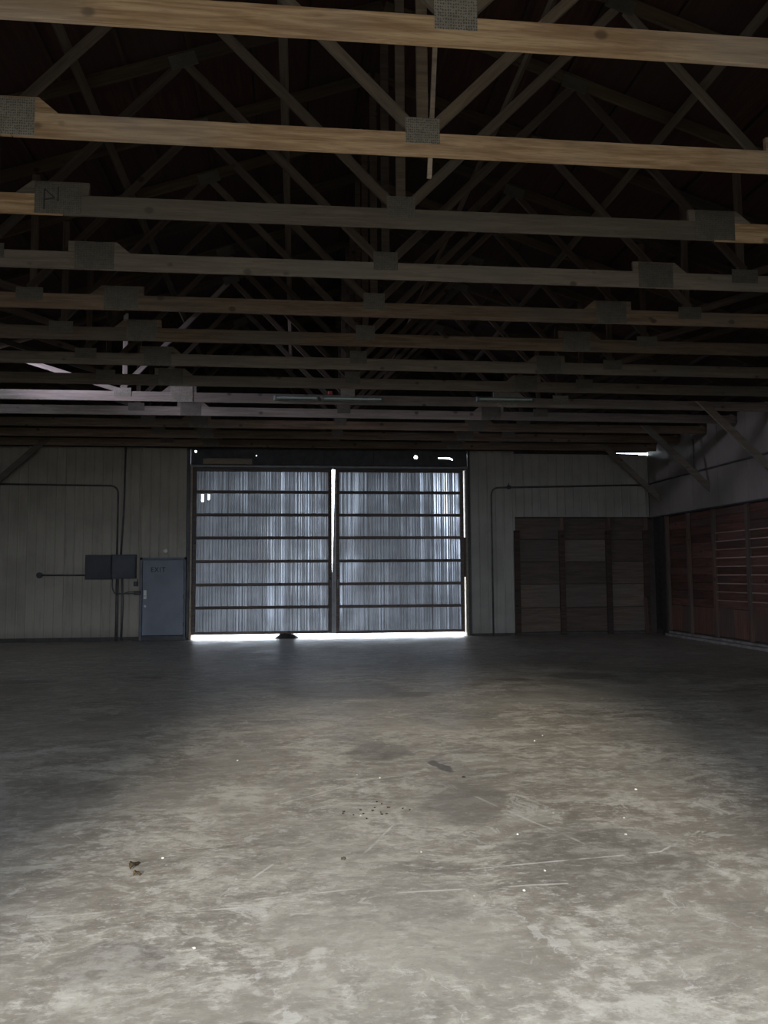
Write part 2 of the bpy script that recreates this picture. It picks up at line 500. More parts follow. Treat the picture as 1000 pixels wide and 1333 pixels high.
# far wall shell (openings for the big door) with its gable above
OX0, OX1, OZ = -2.72, 4.56, 4.47
wall_back = mesh_obj('wall_back', prism([(XL - 0.2, 0), (OX0, 0), (OX0, 4.91), (OX1, 4.91), (OX1, 0), (XR + 0.4, 0), (XR + 0.4, 4.86), (9.4, 4.86), (9.36, 4.895), (8.68, 4.905), (8.68, 4.935),
                                         (XR + 0.05, 4.945), (XR + 0.05, 5.0), (XR + 0.4, 5.25), (CX, 8.3), (XL - 0.2, 5.3)], D + 0.05, D + 0.22), M_SHELL, kind='structure')
wl = bmesh.new()
box(wl, XL - 0.2, XL, Y0, 13.95, 0, 5.2)
box(wl, XL - 0.2, XL, 15.3, D + 0.05, 0, 5.2)
box(wl, XL - 0.2, XL, 13.95, 15.3, 0, 5.2)
wall_left = mesh_obj('wall_left', wl, M_UPPER, kind='structure')
wr = bmesh.new()
box(wr, XR + 0.14, XR + 0.4, Y0, D + 0.05, 0, 5.2)
wall_right = mesh_obj('wall_right', wr, M_SHELL, kind='structure')
wf = prism([(XL - 0.2, 0), (-2.2, 0), (-2.2, 4.4), (2.05, 4.4), (2.05, 0), (XR + 0.4, 0), (XR + 0.4, 5.2), (CX, 8.3), (XL - 0.2, 5.2)], Y0 - 0.2, Y0)
wall_front = mesh_obj('wall_front', wf, M_SHELL, kind='structure')

# roof: two dark boarded slopes on purlins
DZ = 0.148 + 0.09
rb = bmesh.new()
def roof_slab(s, r0, r1, y0, y1):   # a piece of one slope, r = distance from the ridge line
    v = [rb.verts.new((CX + s * r, y, zroof(r) + DZ + dz)) for r in (r0, r1) for y in (y0, y1) for dz in (0, 0.05)]
    for f in ((0, 1, 3, 2), (4, 6, 7, 5), (0, 4, 5, 1), (2, 3, 7, 6), (0, 2, 6, 4), (1, 5, 7, 3)):
        rb.faces.new([v[i] for i in f])
roof_slab(1, 0, 9.3, Y0 - 0.3, D + 0.4)
# left slope with an opening added out of view to light the ninth truss
HR0, HR1, HY0, HY1 = 6.95, 8.0, 14.10, 15.05
roof_slab(-1, 0, HR0, Y0 - 0.3, D + 0.4)
roof_slab(-1, HR1, 9.3, Y0 - 0.3, D + 0.4)
roof_slab(-1, HR0, HR1, Y0 - 0.3, HY0)
roof_slab(-1, HR0, HR1, HY1, D + 0.4)
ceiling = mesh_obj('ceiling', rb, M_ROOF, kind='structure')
nsk = NT('added_translucent_sheet')  # sheet added over the opening to spread the sunlight
nsk.done((0.3, 0.3, 0.3), 0.6)
tb = nsk.n('BsdfTranslucent')
tb.inputs[0].default_value = (0.55, 0.56, 0.6, 1)
nsk.t.links.new(tb.outputs[0], nsk.out.inputs[0])
bm = bmesh.new()
vv = [bm.verts.new((CX - r, y, zroof(r) + DZ + 0.03)) for r, y in ((HR0 - 0.02, HY0 - 0.02), (HR1 + 0.02, HY0 - 0.02), (HR1 + 0.02, HY1 + 0.02), (HR0 - 0.02, HY1 + 0.02))]
bm.faces.new(vv)
mesh_obj('added_skylight_sheet', bm, nsk.m, ceiling, label='added milky roof sheet, out of view, lighting the ninth truss')
ang = math.atan(PITCH)
pm = bmesh.new()
box(pm, -0.02, 0.02, Y0, D + 0.05, 0, 0.088)
pme = bpy.data.meshes.new('purlin')
pm.to_mesh(pme)
pm.free()
pme.materials.append(M_PURLIN)
for s in (-1, 1):
    for k in range(13):
        rel = 0.12 + k * 0.68
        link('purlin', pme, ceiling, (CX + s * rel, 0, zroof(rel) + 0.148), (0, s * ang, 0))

# ---------------------------------------------------------------- ribbed sheets
def sheet_bm(x0, x1, z0, z1, y, period=0.2286, rib=0.02, ribw=0.05, x_ref=0.0, rows=(), holes=(), minor=True):
    prof = []
    k0 = math.floor((x0 - x_ref) / period) - 1
    pts = []
    for k in range(k0, k0 + int((x1 - x0) / period) + 4):
        c = x_ref + k * period
        pts += [(c - ribw / 2 - 0.008, 0), (c - ribw / 2 + 0.006, -rib), (c + ribw / 2 - 0.006, -rib), (c + ribw / 2 + 0.008, 0)]
        if minor:
            for m in (0.36, 0.64):
                q = c + period * m
                pts += [(q - 0.011, 0), (q, -rib * 0.28), (q + 0.011, 0)]
    pts = sorted(pts)
    def h(x):
        for (a, ya), (b, yb) in zip(pts, pts[1:]):
            if a <= x <= b:
                return ya + (yb - ya) * (x - a) / max(b - a, 1e-6)
        return 0
    prof = [(x0, h(x0))] + [p for p in pts if x0 + 1e-4 < p[0] < x1 - 1e-4] + [(x1, h(x1))]
    zs = sorted(set([z0, z1] + [r for r in rows if z0 < r < z1] + [v for hh in holes for v in (hh[2], hh[3]) if z0 < v < z1]))
    bm = bmesh.new()
    grid = [[bm.verts.new((x, y + dy, z)) for x, dy in prof] for z in zs]
    for j in range(len(zs) - 1):
        for i in range(len(prof) - 1):
            cx, cz = (prof[i][0] + prof[i + 1][0]) / 2, (zs[j] + zs[j + 1]) / 2
            if any(a < cx < b and c < cz < d for a, b, c, d in holes):
                continue
            bm.faces.new((grid[j][i], grid[j][i + 1], grid[j + 1][i + 1], grid[j + 1][i]))
    return bm

def clad(x0, x1, z0, z1, mat, parent, xs=None):
    w = 0.9144
    x = x0
    while x < x1 - 0.02:
        xe = min(x + w, x1)
        mesh_obj('metal_sheet', sheet_bm(x, xe, z0, z1, D + random.uniform(-0.003, 0.003), x_ref=x0 + 0.02, rib=0.013, ribw=0.03, minor=False), mat, parent)
        x = xe
clad(XL, -3.96, 0.10, 4.93, M_CLAD, wall_back)
clad(-3.96, -2.79, 2.10, 4.93, M_CLAD, wall_back)
clad(4.60, 5.84, 0.06, 4.93, M_CLADR, wall_back)
clad(5.84, XR, 3.14, 4.86, M_CLADR, wall_back)
# strip between man door and big door
mesh_obj('corner_trim', bevelled(-2.81, OX0, D - 0.03, D + 0.06, 0.05, 4.93), M_STEEL, wall_back)
mesh_obj('corner_trim', bevelled(OX1, 4.62, D - 0.03, D + 0.06, 0.02, 4.93), M_STEEL, wall_back)
bm = bmesh.new()
box(bm, XL, -3.96, D - 0.015, D + 0.05, 0, 0.10)
mesh_obj('baseboard_left', bm, M_BASE, kind='structure')
bm = bmesh.new()
box(bm, 4.62, 5.84, D - 0.01, D + 0.05, 0, 0.06)
mesh_obj('baseboard_right', bm, M_BASE, kind='structure')

# plywood infill on the right of the far wall: three bays of boards behind posts
bays = [(5.90, 7.02), (7.20, 8.33), (8.50, 9.40)]
zrows = [0.07, 0.72, 1.34, 1.94, 2.54, 3.13]
for bi, (a, b) in enumerate(bays):
    for r in range(5):
        j = lambda: random.uniform(-0.006, 0.006)
        o = mesh_obj('plywood_panel', bevelled(a - 0.06, b + 0.06, D + 0.0 + random.uniform(-0.012, 0.012), D + 0.045, zrows[r] + 0.008, zrows[r + 1] - 0.008 + j(), 0.005), M_PLY, wall_back)
for x in (5.87, 7.11, 8.41, 9.47):
    mesh_obj('post', bevelled(x - 0.075, x + 0.075, D - 0.07, D + 0.04, 0.0, 2.78), M_DARKWOOD, wall_back)
    if x > 6:
        mesh_obj('post_block', bevelled(x - 0.05, x + 0.05, D - 0.075, D + 0.04, 2.79, 3.12), M_POST, wall_back, label='paler short block at the top of a post')
mesh_obj('sill_board', bevelled(5.84, 9.55, D - 0.02, D + 0.045, 0.0, 0.065), M_BASE, wall_back)
mesh_obj('trim_1', bevelled(5.84, XR, D - 0.03, D + 0.02, 3.12, 3.15), M_STEEL, kind='structure')

# ---------------------------------------------------------------- header above the big door with daylight holes
def face_with_holes(outline, holes, y, thick):
    cu = bpy.data.curves.new('tmp', 'CURVE')
    cu.dimensions = '2D'
    cu.fill_mode = 'BOTH'
    cu.extrude = thick / 2
    for pts in [outline] + holes:
        sp = cu.splines.new('POLY')
        sp.points.add(len(pts) - 1)
        for p, q in zip(sp.points, pts):
            p.co = (q[0], q[1], 0, 1)
        sp.use_cyclic_u = True
    o = bpy.data.objects.new('tmp', cu)
    COL.objects.link(o)
    bpy.context.view_layer.update()
    me = bpy.data.meshes.new_from_object(o.evaluated_get(bpy.context.evaluated_depsgraph_get()))
    bpy.data.objects.remove(o)
    me.transform(Matrix.Translation((0, y, 0)) @ Matrix.Rotation(math.radians(90), 4, 'X'))
    return me
def disc(x, z, r, n=14):
    return [(x + r * math.cos(2 * math.pi * k / n), z + r * math.sin(2 * math.pi * k / n)) for k in range(n)]
hd = [(-2.72, -0.3), (-0.3, 2.1), (2.1, 4.56)]
hl = [[disc(-2.60, 4.845, 0.028), disc(-1.04, 4.75, 0.014)], [], [disc(3.17, 4.745, 0.05), [(3.78, 4.715), (4.10, 4.70), (4.16, 4.66), (4.17, 4.70), (4.08, 4.745), (3.78, 4.745)]]]
for (a, b), h in zip(hd, hl):
    me = face_with_holes([(a + 0.004, 4.49), (b - 0.004, 4.49), (b - 0.004, 4.93), (a + 0.004, 4.93)], h, D + 0.03, 0.03)
    me.materials.append(M_HEADER)
    link('header_board', me, wall_back)
for x in (-0.3, 0.8, 2.1, 3.3):
    mesh_obj('header_cleat', bevelled(x - 0.07, x + 0.07, D - 0.03, D + 0.012, 4.50, 4.92), M_HEADER, wall_back)
tag(mesh_obj('loose_board', bevelled(-2.40, -1.15, D - 0.05, D - 0.012, 4.51, 4.66), M_PALEWOOD), 'short pale board fixed above the left leaf of the big sliding door', 'board')

# ---------------------------------------------------------------- big sliding door
SHEETS = [door_sheet_mat('door_sheet_dull', 0.012), door_sheet_mat('door_sheet_dull_two', 0.02), door_sheet_mat('door_sheet_streaked', 0.075),
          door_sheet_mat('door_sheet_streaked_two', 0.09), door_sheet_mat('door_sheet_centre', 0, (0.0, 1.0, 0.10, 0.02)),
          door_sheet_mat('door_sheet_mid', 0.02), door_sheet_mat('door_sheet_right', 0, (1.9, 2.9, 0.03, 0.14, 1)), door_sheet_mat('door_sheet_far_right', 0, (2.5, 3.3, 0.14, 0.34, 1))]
GZ = [0.80, 1.39, 1.99, 2.60, 3.20, 3.80]
def leaf(name, x0, x1, z_bot, mats, tilt, holes=(), label=None, handle_side=1):
    W_ = x1 - x0
    root = link(name, None, None, (x0, D + 0.12, 0), (0, tilt, 0), 'structure', label)
    n = 4
    for k in range(n):
        a, b = W_ * k / n, W_ * (k + 1) / n
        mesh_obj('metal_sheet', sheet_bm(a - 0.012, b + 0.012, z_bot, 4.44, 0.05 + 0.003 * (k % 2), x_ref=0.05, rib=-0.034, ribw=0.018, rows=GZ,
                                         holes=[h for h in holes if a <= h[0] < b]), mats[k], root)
    for k, z in enumerate(GZ):
        mesh_obj('girt', bevelled(0.05, W_ - 0.05, -0.055, 0.028, z - 0.038, z + 0.038), M_GIRT, root)
    for x in (0.0, W_ - 0.09):
        mesh_obj('stile', bevelled(x, x + 0.09, -0.06, 0.026, z_bot, 4.44), M_GIRT, root)
    mesh_obj('top_rail', bevelled(0.0, W_, -0.055, 0.028, 4.34, 4.44), M_GIRT, root)
    mesh_obj('bottom_rail', bevelled(0.0, W_, -0.05, 0.028, z_bot, z_bot + 0.07), M_GIRT, root)
    hx = W_ - 0.045 if handle_side > 0 else 0.045
    bm = bmesh.new()
    tube(bm, bend([(hx, -0.06, 1.30), (hx, -0.10, 1.30), (hx, -0.10, 1.50), (hx, -0.06, 1.50)], 0.02, 4), 0.012, 8)
    mesh_obj('door_handle', bm, M_CHROME, root)
    for x in (0.35, W_ * 0.5, W_ - 0.4):
        bm = bmesh.new()
        box(bm, x - 0.03, x + 0.03, -0.035, 0.0, 4.40, 4.50)
        lathe(bm, (x, -0.045, 4.49), (0, 1, 0), [(0, 0.035), (0.03, 0.035)], 12)
        mesh_obj('roller_hanger', bm, M_STEEL, root)
    return root
leaf('door_1', -2.665, 0.925, 0.115, SHEETS[0:4], 0.0, holes=[(0.10, 0.12, 3.64, 3.74), (0.22, 0.235, 3.55, 3.74), (0.25, 0.262, 3.6, 3.74), (0.33, 0.345, 3.52, 3.70), (0.385, 0.395, 3.6, 3.74)],
     label='left leaf of the big sliding door, duller ribbed sheets with torn slits at its upper left', handle_side=1)
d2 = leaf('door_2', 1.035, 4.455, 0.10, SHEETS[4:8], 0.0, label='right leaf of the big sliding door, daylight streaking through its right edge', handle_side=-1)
bm = bmesh.new()
box(bm, -2.72, 4.56, D - 0.03, D + 0.02, 4.485, 4.50)
box(bm, -2.72, 4.56, D - 0.03, D - 0.022, 4.44, 4.50)
mesh_obj('trim_2', bm, M_TRIMG, kind='structure', label='rusted overhead track of the big sliding door')
mesh_obj('weather_strip', prism([(0.02, 0.1), (-0.112, 0.1), (-0.10, 1.6), (-0.06, 2.9), (-0.02, 4.44), (0.02, 4.44)], 0.055, 0.062), M_TRIMG, d2)
mesh_obj('weather_strip', bevelled(-2.72, -2.655, D + 0.03, D + 0.06, 1.15, 4.47), M_STEEL, wall_back)
mesh_obj('weather_strip', bevelled(-2.72, 4.56, D + 0.035, D + 0.062, 4.40, 4.485), M_STEEL, wall_back)
mesh_obj('weather_strip', bevelled(4.445, 4.56, D + 0.03, D + 0.055, 1.55, 2.6), M_POST, wall_back)
# jamb lining beyond the wall, weathered pale wood that the daylight strikes
mesh_obj('jamb_board', bevelled(4.50, 4.56, D + 0.02, D + 0.5, 0.0, 4.47), M_PALEWOOD, wall_back)
mesh_obj('jamb_board', bevelled(-2.72, -2.67, D + 0.02, D + 0.5, 0.0, 4.47), M_PALEWOOD, wall_back)
mesh_obj('roof_flashing', bevelled(-2.9, 4.8, D + 0.2, D + 0.5, 4.5, 4.54), M_STEEL, wall_back)
# mound of dirt closing part of the gap below the left leaf
bm = bmesh.new()
bmesh.ops.create_grid(bm, x_segments=26, y_segments=10, size=0.5)
for v in bm.verts:
    fx, fy = v.co.x / 0.5, v.co.y / 0.5
    hgt = max(0, 1 - abs(fx) ** 2.2) * max(0, 1 - fy * fy)
    v.co = Vector((v.co.x * 0.62, v.co.y * 0.5, 0.135 * hgt * (1 + 0.25 * math.sin(fx * 9) * math.cos(fy * 7)) - 0.003))
tag(mesh_obj('dirt_mound', bm, M_MUD, loc=(-0.24, D + 0.15, 0), smooth=True), 'low dark mound of dirt in the gap under the left leaf of the big door', 'dirt')

# ---------------------------------------------------------------- exit door
dr = link('door_3', None, None, (0, 0, 0), None, 'structure', 'grey-blue metal exit door in the left part of the far wall')
mesh_obj('door_panel', bevelled(-3.88, -2.86, D - 0.015, D + 0.035, 0.13, 2.03, 0.003), M_DOORBLUE, dr)
bm = bmesh.new()
box(bm, -3.95, -3.89, D - 0.03, D + 0.05, 0.0, 2.10)
box(bm, -2.85, -2.79, D - 0.03, D + 0.05, 0.0, 2.10)
box(bm, -3.95, -2.79, D - 0.03, D + 0.05, 2.04, 2.10)
mesh_obj('door_frame', bm, simple('slate_frame', (0.13, 0.14, 0.165), 0.5), dr)
mesh_obj('threshold', bevelled(-3.90, -2.84, D - 0.035, D + 0.05, 0.0, 0.12), M_STEEL, dr)
hp = mesh_obj('handle_plate', bevelled(-3.85, -3.78, D - 0.03, D - 0.014, 1.05, 1.27, 0.003), M_CHROME, dr)
bm = bmesh.new()
lathe(bm, (-3.815, D - 0.03, 1.12), (0, -1, 0), [(0, 0.012), (0.035, 0.012), (0.04, 0.028), (0.065, 0.03), (0.075, 0.018)], 14)
mesh_obj('door_knob', bm, M_CHROME, hp)
bm = bmesh.new()
lathe(bm, (-3.815, D - 0.015, 0.86), (0, -1, 0), [(0, 0.03), (0.015, 0.03), (0.02, 0.015)], 14)
mesh_obj('lock_cylinder', bm, M_CHROME, dr)
for z in (0.4, 1.1, 1.8):
    bm = bmesh.new()
    tube(bm, [(-2.855, D - 0.02, z - 0.05), (-2.855, D - 0.02, z + 0.05)], 0.01, 8)
    mesh_obj('door_hinge', bm, M_STEEL, dr)
fc = bpy.data.curves.new('tmp', 'FONT')
fc.body = 'EXIT'
fc.size = 0.24
fc.extrude = 0.001
fc.offset = 0.004
fc.space_character = 1.25
fo = bpy.data.objects.new('tmp', fc)
COL.objects.link(fo)
bpy.context.view_layer.update()
fme = bpy.data.meshes.new_from_object(fo.evaluated_get(bpy.context.evaluated_depsgraph_get()))
bpy.data.objects.remove(fo)
xs = [v.co.x for v in fme.vertices]
s_ = 0.36 / (max(xs) - min(xs))
fme.transform(Matrix.Translation((-3.68, D - 0.0165, 1.73)) @ Matrix.Rotation(math.radians(90), 4, 'X') @ Matrix.Diagonal((s_, s_ * 1.15, 1, 1)) @ Matrix.Translation((-min(xs), 0, 0)))
fme.materials.append(M_INK)
link('lettering', fme, dr, label='dark stencilled word EXIT')

bm = bmesh.new()
lathe(bm, (-3.32, D - 0.0, 2.26), (0, -1, 0), [(0, 0.05), (0.02, 0.05), (0.03, 0.062), (0.07, 0.06), (0.09, 0.045), (0.1, 0.02)], 20)
tag(mesh_obj('wall_lamp', bm, M_WHITE, smooth=True), 'small round white lamp on the wall above the exit door', 'lamp')

# ---------------------------------------------------------------- electrical gear on the left of the far wall
def cabinet(x0, x1, z0, z1, mat, label):
    c = empty('electrical_cabinet', ((x0 + x1) / 2, D - 0.026, z0), label, 'cabinet', 'electrical cabinets')
    w, h = x1 - x0, z1 - z0
    mesh_obj('body', bevelled(-w / 2, w / 2, -0.16, 0.0, 0, h, 0.004), mat, c)
    d = mesh_obj('cabinet_door', bevelled(-w / 2 + 0.015, w / 2 - 0.015, -0.178, -0.161, 0.015, h - 0.015, 0.004), mat, c)
    mesh_obj('latch', bevelled(w / 2 - 0.07, w / 2 - 0.045, -0.192, -0.178, h * 0.45, h * 0.6, 0.003), M_STEEL, d)
cabinet(-5.26, -4.63, 1.555, 2.165, M_CABINET, 'charcoal electrical cabinet on the far wall, the one farther from the exit door')
cabinet(-4.615, -4.03, 1.57, 2.175, M_CABINET2, 'bluish slate electrical cabinet on the far wall, the one nearer the exit door')
def pipe(path, r, label, mat=M_CONDUIT, name='conduit', group='conduits on the walls', br=0.15, cat='pipe'):
    bm = bmesh.new()
    tube(bm, bend(path, br), r)
    o = mesh_obj(name, bm, mat, smooth=True)
    return tag(o, label, cat, group)
yp = D - 0.05
pipe([(-4.50, yp, 0), (-4.50, yp, 1.56)], 0.038, 'thick grey pipe from the floor up to the electrical cabinets, left of the pair')
pipe([(-4.38, yp, 0), (-4.36, yp, 0.9), (-4.38, yp, 1.57)], 0.028, 'thinner grey pipe from the floor up to the electrical cabinets, right of the pair')
pipe([(-4.52, yp, 2.17), (-4.52, yp, 3.93), (XL + 0.02, yp, 3.96)], 0.024, 'grey conduit rising from the cabinets and bending left along the far wall', br=0.22)
pipe([(-4.42, yp, 2.17), (-4.37, yp, 3.3), (-4.35, yp, 4.92)], 0.024, 'grey conduit rising straight from the cabinets to the top of the far wall')
pipe([(-5.27, yp, 1.66), (-6.33, yp, 1.665)], 0.02, 'dark horizontal conduit between the round junction box and the cabinets', M_STEEL)
bm = bmesh.new()
lathe(bm, (-6.40, D - 0.0, 1.665), (0, -1, 0), [(0, 0.075), (0.06, 0.075), (0.065, 0.06), (0.075, 0.055)], 18)
tag(mesh_obj('junction_box', bm, M_STEEL), 'round dark junction box at the left end of a horizontal conduit', 'junction box')
pipe([(-4.62, yp, 1.56), (-4.62, yp, 1.32), (-4.54, yp - 0.06, 1.20)], 0.018, 'short curved conduit dropping from under the left electrical cabinet', br=0.08)
pipe([(-4.52, yp - 0.06, 1.19), (-4.05, yp, 1.19)], 0.016, 'lower of two thin conduits running to the switch box beside the exit door')
pipe([(-4.32, yp, 1.20), (-4.22, yp, 1.235), (-4.05, yp, 1.235)], 0.012, 'upper of two thin conduits running to the switch box beside the exit door', br=0.05)
def sbox(x, z, w, h, label):
    c = empty('switch_box', (x, D - 0.02, z), label, 'switch box')
    mesh_obj('box_body', bevelled(-w / 2, w / 2, -0.07, 0, -h / 2, h / 2, 0.006), M_STEEL, c)
    mesh_obj('switch_lever', bevelled(-0.012, 0.012, -0.09, -0.07, -0.02, 0.03, 0.003), M_CONDUIT, c)
sbox(-4.00, 1.205, 0.16, 0.10, 'flat dark switch box against the exit door frame at handle height')
sbox(-4.04, 1.43, 0.11, 0.12, 'square dark switch box hanging just under the right electrical cabinet')
pipe([(-4.00, yp, 1.56), (-4.00, yp, 1.49)], 0.012, 'very short conduit between the right cabinet and the square switch box')
mesh_obj('floor_scrap', bevelled(-4.42, -4.12, D - 0.14, D - 0.06, 0.0, 0.012, 0.003), M_PALEWOOD).update_tag()
tag(bpy.data.objects['floor_scrap'], 'flat pale scrap of wood on the floor below the electrical pipes', 'scrap')
pipe([(5.19, yp, 0), (5.19, yp, 3.93), (XR - 0.03, yp, 4.03)], 0.024, 'grey conduit rising right of the big door and running along the far wall', br=0.22)
bm = bmesh.new()
box(bm, 5.63, 5.72, D - 0.09, D - 0.02, 3.90, 3.99)
box(bm, 5.665, 5.685, D - 0.06, D - 0.03, 3.99, 4.05)
tag(mesh_obj('junction_box', bm, M_STEEL), 'small square junction box on the conduit right of the big door', 'junction box')

# ---------------------------------------------------------------- right wall
ys = [21.15, 20.25, 19.10, 17.88, 16.45, 15.2, 13.9, 12.6]
for bi in range(len(ys) - 1):
    yb, ya = ys[bi], ys[bi + 1]      # far, near
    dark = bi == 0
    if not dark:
        pz = 0.80
        for q in range(2):
            y1, y2 = ya + 0.05 + (yb - ya - 0.1) * q / 2, ya + 0.05 + (yb - ya - 0.1) * (q + 1) / 2
            mesh_obj('plywood_panel', bevelled(XR + 0.075, XR + 0.11, y1 + 0.006, y2 - 0.006, 0.16, pz - 0.01 + random.uniform(-0.02, 0.02), 0.004), M_REDPLY, wall_right)
    else:
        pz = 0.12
    k = 0
    z = pz
    hh = 0.193
    while z < 3.10:
        ze = min(z + hh, 3.11)
        # each plank leans out at its top edge so the daylight catches it
        bm = bmesh.new()
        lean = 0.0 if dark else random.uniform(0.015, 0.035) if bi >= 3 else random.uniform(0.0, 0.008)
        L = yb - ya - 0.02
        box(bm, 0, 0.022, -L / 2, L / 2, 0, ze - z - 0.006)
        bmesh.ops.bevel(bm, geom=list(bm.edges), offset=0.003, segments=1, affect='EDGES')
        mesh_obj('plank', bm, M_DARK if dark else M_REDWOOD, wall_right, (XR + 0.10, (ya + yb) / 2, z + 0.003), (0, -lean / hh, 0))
        z = ze
for bi in range(3, len(ys) - 1):
    ya, yb = ys[bi + 1] + 0.06, ys[bi] - 0.06
    z = 0.80 + 0.193
    while z < 2.6:
        mesh_obj('ledge_slat', bevelled(XR + 0.045, XR + 0.10, ya, yb, z - 0.022, z + 0.003, 0.002), M_LEDGE, wall_right)  # pale slats stand in for the lit upper edges of the planks
        z += 0.193
for y in ys[1:]:
    mesh_obj('post', bevelled(XR + 0.01, XR + 0.085, y - 0.055, y + 0.055, 0.135, 3.11), M_POST, wall_right)
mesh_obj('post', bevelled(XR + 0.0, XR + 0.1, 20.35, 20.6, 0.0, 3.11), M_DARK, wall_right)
bm = bmesh.new()
n = 0
y = D - 0.03
while y > 9.0:
    mesh_obj('wall_sheet', bevelled(XR, XR + 0.02, y - 1.215, y - 0.004, 3.14, 5.12, 0.002), M_UPPER, wall_right)
    y -= 1.22
bm.free()
mesh_obj('trim_3', bevelled(XR - 0.03, XR + 0.14, 9.0, D - 0.03, 3.10, 3.14), M_STEEL, kind='structure')
mesh_obj('wall_sheet', bevelled(XR + 0.05, XR + 0.1, Y0, 9.0, 0.0, 5.12, 0.002), M_UPPER, wall_right)
# two step kerb along the foot of the right wall
k = empty('concrete_kerb', (XR, 16.0, 0), 'worn stepped concrete kerb along the foot of the red plank wall', 'kerb')
mesh_obj('lower_step', bevelled(-0.10, 0.06, -6.5, 4.25, 0, 0.07, 0.012), M_KERB, k)
mesh_obj('upper_step', bevelled(-0.02, 0.06, -6.5, 4.22, 0.07, 0.13, 0.012), M_KERB, k)
pipe([(XR - 0.03, D - 0.08, 4.05), (XR - 0.03, 10.5, 4.05)], 0.024, 'grey conduit running along the pale upper right wall')
pipe([(XR - 0.03, 18.55, 4.12), (XR - 0.03, 18.55, 4.86)], 0.018, 'short vertical conduit joining the long one on the upper right wall')
tag(mesh_obj('junction_box', bevelled(XR - 0.06, XR, 18.48, 18.62, 3.99, 4.11), M_STEEL), 'small junction box on the upper right wall where two conduits meet', 'junction box')
# board leaning in the dark corner
bm = bevelled(-0.05, 0.05, -0.012, 0.012, 0, 0.98)
tag(mesh_obj('leaning_board', bm, M_POST, loc=(9.36, D - 0.24, 0.0), rot=(-0.14, 0.05, 0.2)), 'short weathered board leaning in the dark corner right of the plywood bays', 'board')

# ---------------------------------------------------------------- roof trusses
def member(L, w, th=0.038):
    return bevelled(-L / 2, L / 2, 0, th, -w / 2, w / 2, 0.003)
def web_mesh(name, L, w, mat):
    bm = member(L, w)
    me = bpy.data.meshes.new(name)
    bmesh.ops.recalc_face_normals(bm, faces=bm.faces)
    bm.to_mesh(me)
    bm.free()
    me.materials.append(mat)
    return me
_cache = {}
def put_member(root, name, a, b, w, mat, y=0.0, ext=0.0):
    a, b = Vector((a[0], 0, a[1])), Vector((b[0], 0, b[1]))
    L = (b - a).length + ext
    key = (name, round(L, 3), w, mat.name)
    if key not in _cache:
        _cache[key] = web_mesh(name, L, w, mat)
    m = (a + b) / 2
    d = b - a
    return link(name, _cache[key], root, (m.x, y, m.z), (0, -math.atan2(d.z, d.x), 0))
PM = M_PLATE
M_PLATEX = plate_mat('dark_shaded_nail_plate', 0.28)  # darkest copy for top node plates, roof shade painted in
def plate_mesh(w, h):
    key = ('plate', w, h, PM.name)
    if key not in _cache:
        bm = bevelled(-w / 2, w / 2, -0.004, 0.0, -h / 2, h / 2, 0.0015)
        me = bpy.data.meshes.new('nail_plate')
        bm.to_mesh(me)
        bm.free()
        me.materials.append(PM)
        _cache[key] = me
    return _cache[key]
def splice_mesh(w0, w1, h, mat):
    # trapezoid scab: vertical end on the left, sloped end on the right
    key = ('splice', w0, w1, h, mat.name)
    if key not in _cache:
        bm = prism([(0, 0), (w1, 0), (w0, h), (0, h)], 0, 0.038)
        me = bpy.data.meshes.new('splice_block')
        bmesh.ops.recalc_face_normals(bm, faces=bm.faces)
        bm.to_mesh(me)
        bm.free()
        me.materials.append(mat)
        _cache[key] = me
    return _cache[key]
zt = CH
# left splice shape per truss: +1 slopes down to the right, -1 slopes down to the left
FLIPL = {0: 1, 1: 1, 2: -1, 3: 1, 4: -1, 5: -1, 6: 1, 7: 1, 8: -1, 9: 1, 10: -1, 11: 1, 12: -1}
FLIPR = {0: 1, 1: 1, 2: 1, 3: 1, 4: -1, 5: 1, 6: -1, 7: -1, 8: 1, 9: -1, 10: 1, 11: 1, 12: -1}
NAMES = ['nearest roof truss, its knotty warm pine chord crossing the very top of the photo',
         'second roof truss from the camera, a thin loose lath hanging behind its centre plate',
         'third roof truss from the camera, grey-brown chord marked on its left nail plate',
         'fourth roof truss from the camera, chord with a raised splice towards each end',
         'fifth roof truss from the camera, counting the chords downward in the photo',
         'sixth roof truss from the camera, brownish chord just above the daylight patch on the left',
         'seventh roof truss from the camera, dark chord between the sixth and eighth',
         'eighth roof truss from the camera, the last dark one before the daylight-struck truss',
         'roof truss struck by pinkish daylight on its left half, ninth from the camera',
         'tenth roof truss from the camera, faintly lit just behind the daylight-struck one',
         'eleventh roof truss from the camera, third from the far wall',
         'twelfth roof truss from the camera, second from the far wall',
         'roof truss closest to the far wall, directly before the big sliding door']
